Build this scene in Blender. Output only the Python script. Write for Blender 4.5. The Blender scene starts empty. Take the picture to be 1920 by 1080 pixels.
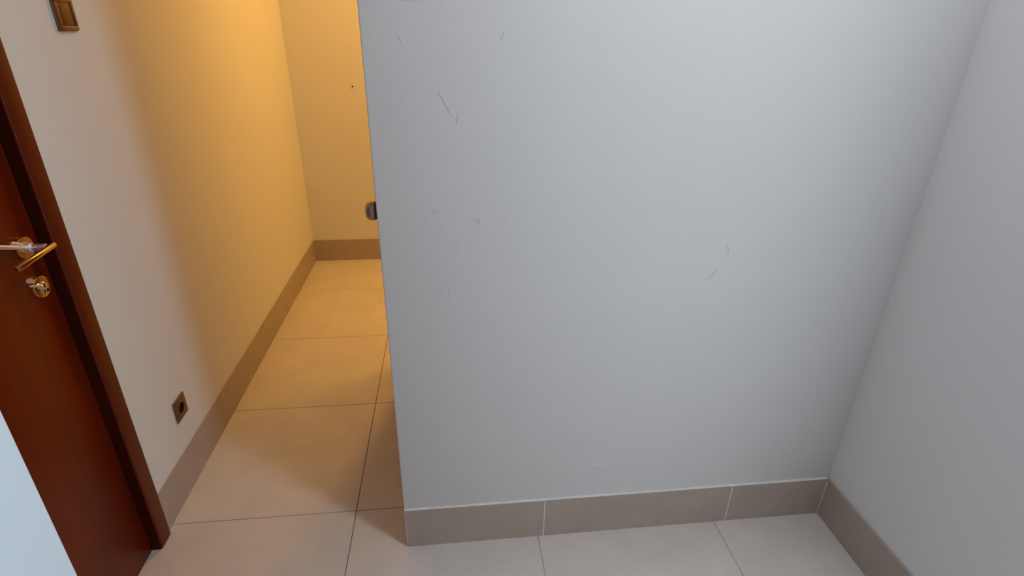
import bpy, bmesh, math, random
from mathutils import Vector, Matrix, noise

scene = bpy.context.scene
C = scene.collection
random.seed(7)

# ------------------------------------------------------------------ camera
cam_data = bpy.data.cameras.new('camera')
cam_data.sensor_width = 36.0
cam_data.lens = 19.438
cam_data.clip_start = 0.02
cam = bpy.data.objects.new('camera', cam_data)
C.objects.link(cam)
R_ = Vector((0.99362213, -0.11176929, 0.01492267))
U_ = Vector((0.03397948, 0.42297236, 0.90550526))
F_ = Vector((0.10751956, 0.899223, -0.42407257))
m3 = Matrix((R_, U_, -F_)).transposed()
cam.matrix_world = Matrix.Translation((0.17066, -1.27795, 1.4966)) @ m3.to_4x4()
scene.camera = cam

# ------------------------------------------------------------------ world, lights, exposure
SKY_STRENGTH = 0.4
ROOM_LAMP_W = 7.1
HALL_LAMP_W = 16.0
SIDE_FILL_W = 9.5
WINDOW_W = 10.9
COOL = (0.97, 0.98, 1.0)
WARM = (1.0, 0.50, 0.105)
ROOM_LAMP = (0.70, -0.525, 2.62)
HALL_LAMP = (0.22, 1.85, 2.62)
SIDE_FILL = (1.05, 1.80, 2.62)
WY, WZ0, WZ1, WW = -1.045, 0.25, 2.35, 0.26

world = bpy.data.worlds.new('daylight')
scene.world = world
world.use_nodes = True
bg = world.node_tree.nodes['Background']
bg.inputs['Color'].default_value = (0.50, 0.73, 1.0, 1)
bg.inputs['Strength'].default_value = SKY_STRENGTH


def light(name, kind, loc, power, color, size, rot=(0, 0, 0), size_y=None):
    d = bpy.data.lights.new(name, 'AREA')
    d.shape = kind
    d.size = size
    if size_y:
        d.size_y = size_y
    d.energy = power
    d.color = color
    o = bpy.data.objects.new(name, d)
    o.location = loc
    o.rotation_euler = rot
    C.objects.link(o)
    return o


light('room_lamp_light', 'DISK', ROOM_LAMP, ROOM_LAMP_W, COOL, 0.20)
light('hall_lamp_light', 'DISK', HALL_LAMP, HALL_LAMP_W, WARM, 0.16)
light('side_fill_light', 'DISK', SIDE_FILL, SIDE_FILL_W, WARM, 0.30)  # unseen added fill, evens the warm light down the passage walls
light('window_daylight', 'RECTANGLE', (1.402 - 0.006, WY, (WZ0 + WZ1) / 2), WINDOW_W, (0.89, 0.955, 1.03), WZ1 - WZ0, (0, math.radians(90), 0), WW)

scene.view_settings.view_transform = 'Standard'
scene.view_settings.look = 'None'
scene.view_settings.gamma = 1.0
scene.view_settings.use_curve_mapping = False
scene.view_settings.exposure = 0.0


# ------------------------------------------------------------------ materials
def mat(name, base, rough=0.6, metallic=0.0, spec=0.5, var=0.0, scale=4.0, bump=0.0, bscale=60.0,
        stretch=(1, 1, 1), coat=0.0, dark=None, detail=4.0):
    m = bpy.data.materials.new(name)
    m.use_nodes = True
    nt = m.node_tree
    b = nt.nodes['Principled BSDF']
    b.inputs['Roughness'].default_value = rough
    b.inputs['Metallic'].default_value = metallic
    b.inputs['Specular IOR Level'].default_value = spec
    b.inputs['Coat Weight'].default_value = coat
    b.inputs['Coat Roughness'].default_value = 0.12
    b.inputs['Base Color'].default_value = (*base, 1)
    tc = nt.nodes.new('ShaderNodeTexCoord')
    mp = nt.nodes.new('ShaderNodeMapping')
    mp.inputs['Scale'].default_value = stretch
    nt.links.new(tc.outputs['Object'], mp.inputs['Vector'])
    if var > 0 or dark:
        n = nt.nodes.new('ShaderNodeTexNoise')
        n.inputs['Scale'].default_value = scale
        n.inputs['Detail'].default_value = detail
        n.inputs['Roughness'].default_value = 0.6
        nt.links.new(mp.outputs['Vector'], n.inputs['Vector'])
        r = nt.nodes.new('ShaderNodeValToRGB')
        lo = dark if dark else tuple(c * (1 - var) for c in base)
        hi = tuple(min(1, c * (1 + var)) for c in base)
        r.color_ramp.elements[0].position = 0.3
        r.color_ramp.elements[1].position = 0.7
        r.color_ramp.elements[0].color = (*lo, 1)
        r.color_ramp.elements[1].color = (*hi, 1)
        nt.links.new(n.outputs['Fac'], r.inputs['Fac'])
        nt.links.new(r.outputs['Color'], b.inputs['Base Color'])
    if bump > 0:
        n2 = nt.nodes.new('ShaderNodeTexNoise')
        n2.inputs['Scale'].default_value = bscale
        n2.inputs['Detail'].default_value = 3
        nt.links.new(mp.outputs['Vector'], n2.inputs['Vector'])
        bp = nt.nodes.new('ShaderNodeBump')
        bp.inputs['Strength'].default_value = bump
        bp.inputs['Distance'].default_value = 0.002
        nt.links.new(n2.outputs['Fac'], bp.inputs['Height'])
        nt.links.new(bp.outputs['Normal'], b.inputs['Normal'])
    return m


M_PAINT = mat('white_wall_paint', (0.79, 0.785, 0.78), 0.75, spec=0.25, var=0.012, scale=3.0, bump=0.12, bscale=130)
M_CEIL = mat('ceiling_paint', (0.80, 0.80, 0.79), 0.9, spec=0.2, var=0.01)
M_TILE = mat('pale_floor_tile', (0.70, 0.645, 0.60), 0.42, spec=0.4, var=0.065, scale=6.0, bump=0.05, bscale=90, detail=8)
M_GROUT = mat('brown_floor_grout', (0.15, 0.11, 0.08), 0.9, spec=0.2, var=0.15, scale=30)
M_PALE = mat('pale_floor_grout', (0.60, 0.55, 0.51), 0.8, spec=0.2, dark=(0.40, 0.35, 0.31), scale=14)
M_SKIRT = mat('taupe_skirting_tile', (0.455, 0.372, 0.315), 0.5, spec=0.35, var=0.07, scale=9.0, bump=0.05, bscale=80, detail=8)
M_CAULK = mat('white_caulk', (0.78, 0.76, 0.74), 0.7, spec=0.3, var=0.08, scale=40)
M_JOINT = mat('pale_joint_grout', (0.72, 0.68, 0.63), 0.9, spec=0.2, var=0.08, scale=40)
M_WOOD = mat('varnished_red_wood', (0.165, 0.017, 0.001), 0.34, spec=0.14, dark=(0.105, 0.009, 0.0007), scale=5.0,
             stretch=(2.2, 2.2, 0.45), coat=0.04, bump=0.05, bscale=30, detail=7)
M_FRAME = mat('dark_red_wood_frame', (0.145, 0.018, 0.004), 0.42, spec=0.18, dark=(0.09, 0.010, 0.002), scale=6.0,
              stretch=(3, 3, 0.3), coat=0.05, bump=0.05, bscale=40, detail=7)
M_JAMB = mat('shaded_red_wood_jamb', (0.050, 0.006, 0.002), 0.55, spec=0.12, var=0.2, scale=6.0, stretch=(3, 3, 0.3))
M_NEAR = mat('daylight_tinted_white_paint', (0.70, 0.80, 0.88), 0.6, spec=0.3, var=0.01, scale=2.0, bump=0.05, bscale=130)  # cool daylight's blue cast put into the white wall's base colour
M_CHROME = mat('polished_chrome', (0.82, 0.80, 0.78), 0.14, metallic=1.0, var=0.02)
M_STEEL = mat('bright_steel', (0.95, 0.93, 0.98), 0.45, metallic=1.0, var=0.02)
M_WARM_CHROME = mat('warm_tinted_chrome', (0.72, 0.45, 0.20), 0.22, metallic=1.0, var=0.03)  # chrome fittings, with their warm golden reflection put into the base colour
M_BLACK = mat('black_plastic', (0.008, 0.006, 0.005), 0.8, spec=0.1, var=0.05)
M_BRONZE = mat('bronze_plate', (0.20, 0.095, 0.04), 0.38, metallic=0.55, var=0.06, scale=20)
M_ROCKER = mat('dark_bronze_rocker', (0.11, 0.045, 0.010), 0.32, metallic=0.45, var=0.06, scale=20)
M_KNOB = mat('dull_dark_steel', (0.42, 0.34, 0.27), 0.35, metallic=0.8, var=0.06, scale=20)
M_SCUFF = mat('grey_scuff', (0.57, 0.57, 0.57), 0.8, spec=0.2, var=0.1, scale=60)
M_SCUFF2 = mat('faint_grey_scuff', (0.64, 0.64, 0.64), 0.8, spec=0.2, var=0.08, scale=60)
M_HOLE = mat('dark_hole', (0.06, 0.035, 0.02), 0.8, var=0.1)
M_LAMP = mat('white_lamp_housing', (0.8, 0.8, 0.8), 0.5, var=0.02)
M_WIN = mat('white_window_frame', (0.8, 0.8, 0.8), 0.5, var=0.02)


def glass_mat():
    m = bpy.data.materials.new('window_glass')
    m.use_nodes = True
    nt = m.node_tree
    nt.nodes.clear()
    o = nt.nodes.new('ShaderNodeOutputMaterial')
    t = nt.nodes.new('ShaderNodeBsdfTransparent')
    g = nt.nodes.new('ShaderNodeBsdfGlossy')
    g.inputs['Roughness'].default_value = 0.02
    x = nt.nodes.new('ShaderNodeMixShader')
    x.inputs['Fac'].default_value = 0.06
    nt.links.new(t.outputs[0], x.inputs[1])
    nt.links.new(g.outputs[0], x.inputs[2])
    nt.links.new(x.outputs[0], o.inputs[0])
    return m


M_GLASS = glass_mat()


# ------------------------------------------------------------------ mesh helpers
def add_box(bm, lo, hi, bevel=0.0, seg=2):
    lo, hi = Vector(lo), Vector(hi)
    r = bmesh.ops.create_cube(bm, size=1.0)
    vs = r['verts']
    for v in vs:
        v.co = Vector(((lo[i] + hi[i]) / 2 + v.co[i] * (hi[i] - lo[i]) for i in range(3)))
    if bevel > 0:
        es = list({e for v in vs for e in v.link_edges})
        bmesh.ops.bevel(bm, geom=es, offset=bevel, segments=seg, profile=0.5, affect='EDGES', clamp_overlap=True)


def frame_for(axis):
    a = Vector(axis).normalized()
    h = Vector((0, 0, 1)) if abs(a.z) < 0.9 else Vector((1, 0, 0))
    u = h.cross(a).normalized()
    return a, u, a.cross(u)


def add_lathe(bm, origin, axis, profile, seg=40):
    """profile: (radius, distance along axis) from one pole to the other."""
    a, u, w = frame_for(axis)
    o = Vector(origin)
    rings = []
    for r, d in profile:
        if r < 1e-6:
            rings.append([bm.verts.new(o + a * d)])
        else:
            rings.append([bm.verts.new(o + a * d + (u * math.cos(t) + w * math.sin(t)) * r)
                          for t in (2 * math.pi * k / seg for k in range(seg))])
    for r0, r1 in zip(rings, rings[1:]):
        for k in range(seg):
            k2 = (k + 1) % seg
            if len(r0) == 1 and len(r1) == 1:
                continue
            if len(r0) == 1:
                bm.faces.new((r0[0], r1[k], r1[k2]))
            elif len(r1) == 1:
                bm.faces.new((r0[k2], r0[k], r1[0]))
            else:
                bm.faces.new((r0[k2], r0[k], r1[k], r1[k2]))


def add_rod(bm, p0, p1, r, seg=24, rnd=0.3):
    p0, p1 = Vector(p0), Vector(p1)
    L = (p1 - p0).length
    e = r * rnd
    add_lathe(bm, p0, p1 - p0, [(0, 0), (r - e, 0), (r - 0.3 * e, 0.3 * e), (r, e), (r, L - e),
                                (r - 0.3 * e, L - 0.3 * e), (r - e, L), (0, L)], seg)


def obj(name, bm, m, parent=None, smooth=False, loc=None):
    bmesh.ops.recalc_face_normals(bm, faces=bm.faces)
    me = bpy.data.meshes.new(name)
    bm.to_mesh(me)
    bm.free()
    me.materials.append(m)
    if smooth:
        for p in me.polygons:
            p.use_smooth = True
        try:
            me.set_sharp_from_angle(angle=math.radians(38))
        except Exception:
            pass
    o = bpy.data.objects.new(name, me)
    C.objects.link(o)
    if loc is not None:
        o.location = loc
    if parent is not None:
        o.parent = parent
    return o


def box_obj(name, lo, hi, m, parent=None, bevel=0.0, seg=2):
    """A box whose origin sits at its own centre (so textures differ between copies)."""
    lo, hi = Vector(lo), Vector(hi)
    c = (lo + hi) / 2
    bm = bmesh.new()
    add_box(bm, lo - c, hi - c, bevel, seg)
    return obj(name, bm, m, parent, smooth=bevel > 0, loc=c)


def empty(name, parent=None, loc=(0, 0, 0)):
    o = bpy.data.objects.new(name, None)
    o.location = loc
    o.empty_display_size = 0.05
    C.objects.link(o)
    if parent is not None:
        o.parent = parent
    return o


def tag(o, label=None, cat=None, group=None, kind=None):
    for k, v in (('label', label), ('category', cat), ('group', group), ('kind', kind)):
        if v:
            o[k] = v
    return o


def struct(o, label=None, cat=None):
    return tag(o, label, cat, None, 'structure')


# ------------------------------------------------------------------ the setting
XL, XR = -0.774, 1.402          # left wall of the passage, right wall of the room
YD = 2.4557                     # end wall of the passage
YB = 1.12                       # back face of the wall block
ZC = 2.70
XN, YN = -0.257, -0.80          # near wall corner
YR = -3.2                       # wall behind the camera
SK = 0.1533                     # skirting height
EPS = 0.012                     # tile bed


def wall(name, boxes, label, bevel=0.0, m=M_PAINT):
    bm = bmesh.new()
    for lo, hi in boxes:
        add_box(bm, lo, hi, bevel)
    return struct(obj(name, bm, m, smooth=bevel > 0), label, 'wall')


# floor: grout bed with separate tiles
floor = struct(box_obj('floor', (-0.95, YR - 0.15, -0.12), (1.60, YD + 0.15, -0.0035), M_GROUT),
               'pale square floor tiles with thin recessed grout joints', 'floor')
tile_meshes = {}
gx = [-0.806, -0.180, 0.421, 1.022, 1.410]
gy = [YR, -2.848, -2.247, -1.646, -1.045, -0.444, 0.158, 0.758, 1.358, 1.958, YD + 0.005]
J = 0.0011
for i in range(len(gx) - 1):
    for j in range(len(gy) - 1):
        w, d = gx[i + 1] - gx[i] - 2 * J, gy[j + 1] - gy[j] - 2 * J
        key = (round(w, 3), round(d, 3))
        cx, cy = (gx[i] + gx[i + 1]) / 2, (gy[j] + gy[j + 1]) / 2
        if key not in tile_meshes:
            bm = bmesh.new()
            add_box(bm, (-w / 2, -d / 2, -0.006), (w / 2, d / 2, 0.006), 0.0012, 1)
            t = obj('floor_tile', bm, M_TILE)
            tile_meshes[key] = t.data
        else:
            t = bpy.data.objects.new('floor_tile', tile_meshes[key])
            C.objects.link(t)
        t.parent = floor
        t.matrix_parent_inverse = floor.matrix_world.inverted()
        t.location = Vector((cx, cy, -0.006)) - floor.location
# the joints of the room itself are filled with a pale grout, nearly flush
for jx in (0.421, 1.022):
    g = box_obj('pale_grout', (jx - J, YR, -0.0036), (jx + J, 0.0, -0.0005), M_PALE)
    g.parent = floor
    g.location = g.location - floor.location
struct(box_obj('ceiling', (-0.95, YR - 0.15, ZC), (1.60, YD + 0.15, ZC + 0.12), M_CEIL), 'plain white painted ceiling above the room', 'ceiling')

wall_front = wall('wall_front', [((0.0, 0.0, 0.0), (1.60, YB, ZC))],
                  'scuffed white painted wall block between the room and the passage', 0.004)
W0, W1 = WY - WW / 2 - 0.03, WY + WW / 2 + 0.03
Z0, Z1 = WZ0 - 0.03, WZ1 + 0.03
wall('wall_right', [((XR, YR, 0), (XR + 0.15, W0, ZC)), ((XR, W1, 0), (XR + 0.15, 0.0, ZC)),
                    ((XR, W0, 0), (XR + 0.15, W1, Z0)), ((XR, W0, Z1), (XR + 0.15, W1, ZC))],
     'plain white wall meeting the scuffed wall in a corner')
DY0, DY1 = -0.655, 0.060        # door opening between the jambs
wall('wall_left', [((XL - 0.13, 0.100, 0), (XL, YD, ZC)), ((XL - 0.13, -0.80, 0), (XL, DY0 - 0.04, ZC)),
                   ((XL - 0.13, DY0 - 0.04, 2.14), (XL, 0.100, ZC))],
     'long white wall of the passage with the wooden door in it')
wall('wall_back', [((XL - 0.13, YD, 0), (1.60, YD + 0.12, ZC))], 'white end wall of the warm lit passage')
wall('wall_near', [((XL - 0.13, YR, 0), (XN, YN, ZC))], 'bright bluish white wall end beside the wooden door', 0.006, M_NEAR)
wall('wall_rear', [((XN, YR - 0.12, 0), (XR + 0.15, YR, ZC))], 'white wall behind the camera')
wall('wall_side', [((XR, YB, 0), (XR + 0.15, YD, ZC))], 'white wall closing the side passage behind the wall block')

# tall slim window in the right wall, beside the camera (the room's cool daylight)
win = struct(empty('window_1', loc=(XR + 0.035, WY, WZ0)), 'tall slim white framed window in the right wall beside the camera', 'window')
hw, hz = WW / 2, WZ1 - WZ0
bm = bmesh.new()
for lo, hi in (((-0.03, -hw - 0.03, -0.03), (0.03, hw + 0.03, 0)), ((-0.03, -hw - 0.03, hz), (0.03, hw + 0.03, hz + 0.03)),
               ((-0.03, -hw - 0.03, 0), (0.03, -hw, hz)), ((-0.03, hw, 0), (0.03, hw + 0.03, hz))):
    add_box(bm, lo, hi)
obj('window_frame', bm, M_WIN, win)
bm = bmesh.new()
add_box(bm, (-0.004, -hw, 0), (0.004, hw, hz))
obj('window_pane', bm, M_GLASS, win)


# ------------------------------------------------------------------ skirting
def skirting(name, axis, at, sign, cuts, label, t=0.008, joint=0.0020, caulk=True):
    """A run of skirting tiles along an axis; `at` is the wall face, sign the way it looks."""
    root = struct(empty(name), label, 'skirting')

    def P(a0, a1, d0, d1, z0, z1):
        d0, d1 = sorted((at + sign * d0, at + sign * d1))
        return ((a0, d0, z0), (a1, d1, z1)) if axis == 'x' else ((d0, a0, z0), (d1, a1, z1))
    lo, hi = P(cuts[0], cuts[-1], 0.0, t - 0.0008, 0.0, SK - 0.001)
    box_obj('grout_bed', lo, hi, M_JOINT, root)
    for a, b in zip(cuts, cuts[1:]):
        lo, hi = P(a + joint, b - joint, 0.0005, t, 0.001, SK)
        box_obj('skirting_tile', lo, hi, M_SKIRT, root, 0.0008, 1)
    if caulk:
        n = int((cuts[-1] - cuts[0]) / 0.02)
        bm = bmesh.new()
        rows = []
        for k in range(n + 1):
            a = cuts[0] + (cuts[-1] - cuts[0]) * k / n
            h = 0.0012 + 0.0022 * max(0, noise.noise((a * 9, at * 3, 0.3)) + 0.25)
            ring = []
            for d, z in ((0.0, SK + h * 1.3), (t * 0.45, SK + h), (t * 0.8, SK + 0.0002), (0.0, SK - 0.001)):
                q = at + sign * d
                ring.append(bm.verts.new((a, q, z) if axis == 'x' else (q, a, z)))
            rows.append(ring)
        for r0, r1 in zip(rows, rows[1:]):
            for k in range(4):
                bm.faces.new((r0[k], r1[k], r1[(k + 1) % 4], r0[(k + 1) % 4]))
        obj('caulk_line', bm, M_CAULK, root)
    return root


skirting('baseboard_front', 'x', 0.0, -1, [0.002, 0.439, 1.061, 1.394], 'taupe tile skirting along the scuffed wall, with pale joints')
skirting('baseboard_right', 'y', XR, -1, [YR, -2.40, -1.80, -1.20, -0.60, -0.0005], 'taupe tile skirting along the plain wall beside the corner', caulk=False)
skirting('baseboard_left', 'y', XL, 1, [0.1215, 0.66, 1.26, 1.86, YD - 0.004], 'taupe tile skirting along the passage wall with the socket', joint=0.0004, t=0.004, caulk=False)
skirting('baseboard_back', 'x', YD, -1, [XL, -0.19, 0.41, 1.01, XR], 'taupe tile skirting along the passage end wall', joint=0.0004, t=0.004, caulk=False)

bl = bpy.data.objects['baseboard_right']
box_obj('corner_joint', (XR - 0.0106, -0.0110, 0.001), (XR - 0.0079, -0.0079, SK - 0.004), M_JOINT, bl, 0.0008, 1)

# ------------------------------------------------------------------ wooden door in the passage wall
XF = -0.790                      # face of the leaf
door = struct(empty('door_1', loc=(XF, -0.30, 0)), 'reddish brown varnished wooden door with chrome lever handle and key', 'door')


def dl(v):                       # world -> door local
    return Vector(v) - Vector((XF, -0.30, 0))


def dbox(name, boxes, m, parent=door, bevel=0.0, seg=2, off=Vector((0, 0, 0))):
    bm = bmesh.new()
    for lo, hi in boxes:
        add_box(bm, dl(lo) - off, dl(hi) - off, bevel, seg)
    return obj(name, bm, m, parent, smooth=bevel > 0)


XC = -0.760                      # front of the casing
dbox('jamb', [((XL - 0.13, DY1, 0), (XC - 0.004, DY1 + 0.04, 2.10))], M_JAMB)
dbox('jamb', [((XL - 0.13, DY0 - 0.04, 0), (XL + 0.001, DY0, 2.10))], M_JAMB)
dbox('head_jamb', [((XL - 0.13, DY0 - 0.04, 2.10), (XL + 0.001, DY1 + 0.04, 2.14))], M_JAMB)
dbox('casing', [((XL, DY1 + 0.003, 0), (XC, DY1 + 0.061, 2.161))], M_FRAME, bevel=0.005, seg=3)
dbox('casing', [((XL, DY0 - 0.061, 0), (XC, DY0, 2.161))], M_FRAME, bevel=0.005, seg=3)
dbox('casing', [((XL, DY0, 2.10), (XC, DY1, 2.161))], M_FRAME, bevel=0.005, seg=3)
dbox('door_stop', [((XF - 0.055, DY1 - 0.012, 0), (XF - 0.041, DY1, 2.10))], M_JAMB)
leaf = dbox('door_leaf', [((XF - 0.04, DY0 + 0.003, 0.0015), (XF, DY1 - 0.003, 2.097))], M_WOOD, bevel=0.002)

# lever handle
YH, ZH = 0.0075, 1.033
bm = bmesh.new()
add_lathe(bm, dl((XF, YH, ZH)), (1, 0, 0), [(0, 0), (0.0262, 0), (0.0262, 0.005), (0.0245, 0.0075), (0.0, 0.0080)], 48)
obj('lever_rose', bm, M_WARM_CHROME, leaf, True)
bm = bmesh.new()
add_rod(bm, dl((XF + 0.006, YH, ZH)), dl((XF + 0.050, YH, ZH)), 0.0078)
add_lathe(bm, dl((XF + 0.006, YH, ZH)), (1, 0, 0), [(0.0, 0), (0.0125, 0.0), (0.0125, 0.010), (0.011, 0.013), (0.0, 0.013)], 32)
lever_neck = obj('lever_neck', bm, M_STEEL, leaf, True)
bm = bmesh.new()
add_rod(bm, dl((XF + 0.060, YH + 0.010, ZH + 0.002)), dl((XF + 0.060, -0.112, ZH - 0.006)), 0.0066, rnd=0.35)
add_rod(bm, dl((XF + 0.045, YH, ZH)), dl((XF + 0.062, YH, ZH)), 0.0060)
obj('lever_handle', bm, M_WARM_CHROME, leaf, True)
# slim chrome bar that crosses the rose, pointing away from the casing
bm = bmesh.new()
add_rod(bm, dl((XF + 0.013, YH + 0.012, ZH - 0.006)), dl((XF + 0.013, -0.100, ZH + 0.0415)), 0.0050)
add_rod(bm, dl((XF + 0.014, -0.012, ZH + 0.014)), dl((XF + 0.014, -0.040, ZH + 0.027)), 0.0046)  # short rod shaped as the highlight streak above the bar
obj('chrome_bar', bm, M_STEEL, leaf, True)

# key escutcheon, cylinder and key
YK, ZK = 0.0115, 0.934
bm = bmesh.new()
add_lathe(bm, dl((XF, YK, ZK)), (1, 0, 0), [(0, 0), (0.0275, 0), (0.0275, 0.005), (0.0255, 0.0078), (0.016, 0.0085), (0.0, 0.0085)], 48)
obj('key_escutcheon', bm, M_WARM_CHROME, leaf, True)
bm = bmesh.new()
add_lathe(bm, dl((XF + 0.006, YK - 0.003, ZK + 0.003)), (1, 0, 0), [(0, 0), (0.0095, 0), (0.0095, 0.008), (0.0085, 0.009), (0.0, 0.009)], 32)
add_box(bm, dl((XF + 0.006, YK - 0.007, ZK - 0.016)), dl((XF + 0.013, YK + 0.002, ZK - 0.004)), 0.002)
obj('lock_cylinder', bm, M_CHROME, leaf, True)
bm = bmesh.new()
add_box(bm, dl((XF + 0.0142, YK - 0.0045, ZK - 0.001)), dl((XF + 0.0158, YK - 0.0025, ZK + 0.009)))
add_box(bm, dl((XF + 0.008, YK + 0.008, ZK - 0.017)), dl((XF + 0.0092, YK + 0.014, ZK - 0.010)))
obj('keyhole_slot', bm, M_BLACK, leaf)
bm = bmesh.new()
kd = Vector((0, -0.91, 0.41)).normalized()
k0 = Vector((XF + 0.013, YK - 0.008, ZK + 0.004))
add_rod(bm, dl(k0), dl(k0 + kd * 0.040), 0.0024, 16)
kb = k0 + kd * 0.036 + Vector((0, 0.003, 0.012))
a, u, w = frame_for((1, 0, 0))
ringv = []
for k in range(32):
    t = 2 * math.pi * k / 32
    d = kd * (0.0125 * math.cos(t)) + Vector((0, 0.41, 0.91)) * (0.0060 * math.sin(t))
    ringv.append([bm.verts.new(dl(kb + d + Vector((x, 0, 0)))) for x in (-0.0012, 0.0012)])
for k in range(32):
    q = ringv[k], ringv[(k + 1) % 32]
    bm.faces.new((q[0][0], q[1][0], q[1][1], q[0][1]))
bm.faces.new([r[0] for r in ringv])
bm.faces.new([r[1] for r in reversed(ringv)])
obj('key', bm, M_STEEL, leaf, True)

# ------------------------------------------------------------------ second door, on the hidden flank of the wall block: its knob peeks past the corner
door2 = struct(empty('door_2', loc=(0, 0.30, 0)), 'door on the hidden flank of the wall block, its dark round knob showing past the edge', 'door')
bm = bmesh.new()
add_box(bm, (-0.010, -0.055, 0.01), (-0.0005, 0.70, 2.05), 0.002)
leaf2 = obj('door_leaf', bm, M_WOOD, door2, True)
bm = bmesh.new()
zk, yk = 1.013, 0.005
add_lathe(bm, (-0.010, yk, zk), (-1, 0, 0), [(0, 0), (0.026, 0), (0.026, 0.005), (0.0, 0.006)], 40)
add_lathe(bm, (-0.012, yk, zk), (-1, 0, 0), [(0, 0), (0.011, 0), (0.011, 0.02), (0.022, 0.026), (0.0275, 0.032), (0.0282, 0.042), (0.0262, 0.050), (0.021, 0.0560), (0.011, 0.0588), (0, 0.0595)], 40)
obj('door_knob', bm, M_KNOB, leaf2, True)

# ------------------------------------------------------------------ switch and socket plates on the passage wall
def plate(name, yc, zc, label, cat):
    r = tag(empty(name, loc=(XL, yc, zc)), label, cat)
    h = 0.0395
    bm = bmesh.new()
    # plate with a raised rim
    add_box(bm, (0.0, -h, -h), (0.006, h, h), 0.0025, 3)
    obj('plate', bm, M_BRONZE, r, True)
    return r, h


sw, h = plate('light_switch', 0.3805, 1.514, 'square bronze light switch high on the passage wall', 'switch')
bm = bmesh.new()
for lo, hi in (((0.005, -h + 0.003, -h + 0.003), (0.010, h - 0.003, -h + 0.013)), ((0.005, -h + 0.003, h - 0.013), (0.010, h - 0.003, h - 0.003)),
               ((0.005, -h + 0.003, -h + 0.013), (0.010, -h + 0.013, h - 0.013)), ((0.005, h - 0.013, -h + 0.013), (0.010, h - 0.003, h - 0.013))):
    add_box(bm, lo, hi, 0.0012)
obj('rim', bm, M_BRONZE, sw, True)
bm = bmesh.new()
add_box(bm, (0.005, -h + 0.014, -h + 0.014), (0.0085, h - 0.014, h - 0.014), 0.001)
rk = obj('rocker', bm, M_ROCKER, sw, True)

so, h = plate('wall_socket', 0.3835, 0.303, 'square bronze power socket low on the passage wall above the skirting', 'socket')
bm = bmesh.new()
add_lathe(bm, (0.0055, 0, 0), (1, 0, 0), [(0.0, -0.001), (0.0175, -0.001), (0.0175, 0.0010), (0.0190, 0.0030), (0.0205, 0.0010), (0.0205, -0.001)], 40)
obj('socket_ring', bm, M_ROCKER, so, True)
bm = bmesh.new()
add_lathe(bm, (0.0055, 0, 0), (1, 0, 0), [(0, 0), (0.0176, 0), (0.0176, 0.0012), (0, 0.0012)], 40)
well = obj('socket_well', bm, M_BLACK, so, True)
for s in (-1, 1):
    bm = bmesh.new()
    add_lathe(bm, (0.0068, s * 0.0095, 0), (1, 0, 0), [(0, 0), (0.0024, 0), (0.0024, 0.0006), (0, 0.0006)], 16)
    obj('pin_hole', bm, M_HOLE, well)

# small nail in the end wall
bm = bmesh.new()
add_lathe(bm, (0, 0, 0), (0, -1, 0), [(0, 0), (0.002, 0), (0.002, 0.006), (0.0048, 0.0065), (0.0045, 0.0078), (0, 0.0085)], 16)
tag(obj('wall_nail', bm, M_HOLE, None, True, loc=(-0.4025, YD, 1.159)), 'tiny dark nail in the passage end wall', 'nail')


# ------------------------------------------------------------------ scuffs on the front wall (raised by a fraction of a millimetre)
def scuff(pts, w, m):
    """A thin smear along a polyline on the wall face y = 0."""
    bm = bmesh.new()
    L = []
    n = len(pts)
    for k, (x, z) in enumerate(pts):
        a = Vector(pts[max(0, k - 1)])
        b = Vector(pts[min(n - 1, k + 1)])
        d = (b - a).normalized()
        nrm = Vector((-d.y, d.x))
        ww = w * (0.25 + 0.75 * math.sin(math.pi * (k + 0.35) / (n - 0.3))) * random.uniform(0.7, 1.2)
        q = Vector((x, z))
        p0, p1 = q + nrm * ww / 2, q - nrm * ww / 2
        L.append((bm.verts.new((p0.x, -0.0004, p0.y)), bm.verts.new((p1.x, -0.0004, p1.y)),
                  bm.verts.new((p1.x, 0.001, p1.y)), bm.verts.new((p0.x, 0.001, p0.y))))
    for a, b in zip(L, L[1:]):
        for k in range(4):
            bm.faces.new((a[k], b[k], b[(k + 1) % 4], a[(k + 1) % 4]))
    bm.faces.new(L[0])
    bm.faces.new(L[-1])
    obj('scuff_mark', bm, m, wall_front)


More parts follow.
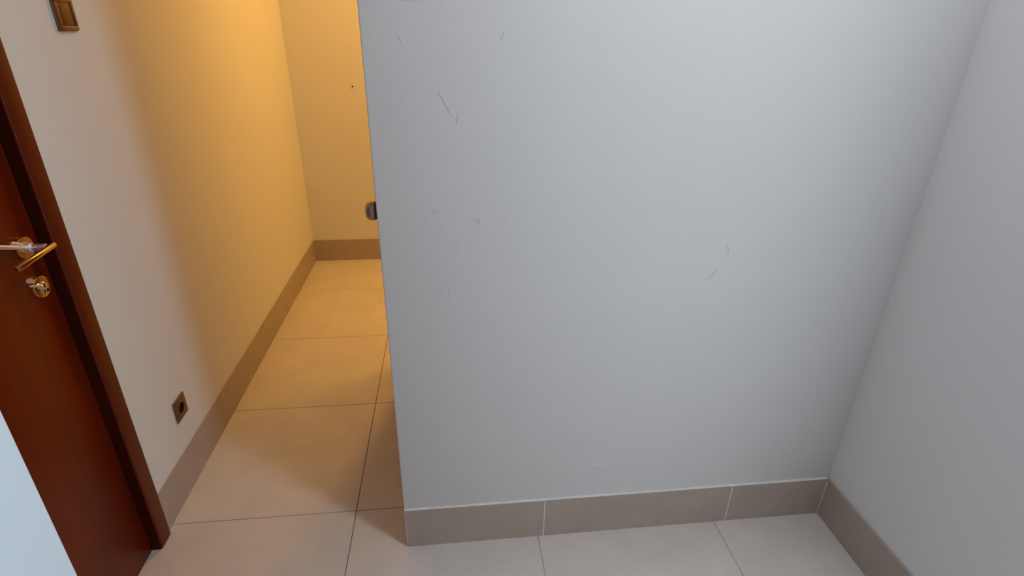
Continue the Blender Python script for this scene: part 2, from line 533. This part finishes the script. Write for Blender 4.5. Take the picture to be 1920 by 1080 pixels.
SC = [
    # px-derived positions on the wall: (x, z) polylines
    ([(0.155, 1.372), (0.162, 1.360), (0.168, 1.347), (0.177, 1.330), (0.184, 1.318)], 0.0032, M_SCUFF),
    ([(0.197, 1.327), (0.196, 1.318), (0.193, 1.306), (0.192, 1.300)], 0.0028, M_SCUFF),
    ([(0.297, 1.492), (0.295, 1.484), (0.291, 1.474)], 0.0030, M_SCUFF),
    ([(0.085, 1.549), (0.11, 1.546), (0.135, 1.545)], 0.0035, M_SCUFF2),
    ([(0.076, 1.485), (0.080, 1.476), (0.087, 1.464)], 0.0030, M_SCUFF2),
    ([(0.115, 1.098), (0.117, 1.089), (0.120, 1.079)], 0.0040, M_SCUFF2),
    ([(0.131, 1.096), (0.138, 1.101), (0.147, 1.103)], 0.0040, M_SCUFF),
    ([(0.140, 1.070), (0.150, 1.069), (0.158, 1.066)], 0.0045, M_SCUFF2),
    ([(0.217, 1.086), (0.226, 1.081), (0.236, 1.076)], 0.0055, M_SCUFF2),
    ([(0.238, 1.084), (0.239, 1.076), (0.242, 1.068)], 0.0040, M_SCUFF),
    ([(0.303, 1.078), (0.307, 1.072)], 0.0045, M_SCUFF2),
    ([(0.186, 1.018), (0.188, 1.008), (0.184, 0.998)], 0.0040, M_SCUFF2),
    ([(0.164, 0.940), (0.160, 0.928), (0.157, 0.920)], 0.0050, M_SCUFF2),
    ([(0.131, 0.894), (0.135, 0.900), (0.143, 0.899), (0.146, 0.890), (0.140, 0.883), (0.133, 0.886)], 0.0030, M_SCUFF2),
    ([(0.163, 0.897), (0.162, 0.884), (0.165, 0.872)], 0.0030, M_SCUFF2),
    ([(0.886, 0.993), (0.890, 0.985), (0.893, 0.974)], 0.0040, M_SCUFF2),
    ([(0.868, 0.928), (0.860, 0.914), (0.852, 0.900)], 0.0055, M_SCUFF2),
    ([(0.920, 0.688), (0.927, 0.684), (0.932, 0.686)], 0.0040, M_SCUFF2),
    ([(0.2055, 0.3385), (0.206, 0.334), (0.2055, 0.330)], 0.0050, M_SCUFF),
    ([(0.585, 0.270), (0.600, 0.262), (0.612, 0.257), (0.624, 0.255)], 0.0060, M_SCUFF2),
]
for pts, w_, m_ in SC:
    scuff(pts, w_, m_)


# ------------------------------------------------------------------ ceiling lamps (out of the frame, they light the place; the side one is an added fill)
def lamp(loc, rad, label):
    r = tag(empty('ceiling_lamp', loc=(loc[0], loc[1], ZC)), label, 'lamp')
    bm = bmesh.new()
    d = ZC - loc[2]
    add_lathe(bm, (0, 0, 0), (0, 0, -1), [(0, 0), (rad + 0.015, 0), (rad + 0.015, d), (rad + 0.004, d), (rad + 0.002, d - 0.02), (0, d - 0.02)], 48)
    obj('lamp_housing', bm, M_LAMP, r, True)


lamp(ROOM_LAMP, 0.10, 'round white ceiling lamp above the room')
lamp(HALL_LAMP, 0.08, 'round ceiling lamp with warm light above the passage')
lamp(SIDE_FILL, 0.15, 'added round fill lamp evening the warm passage light, above the side passage')
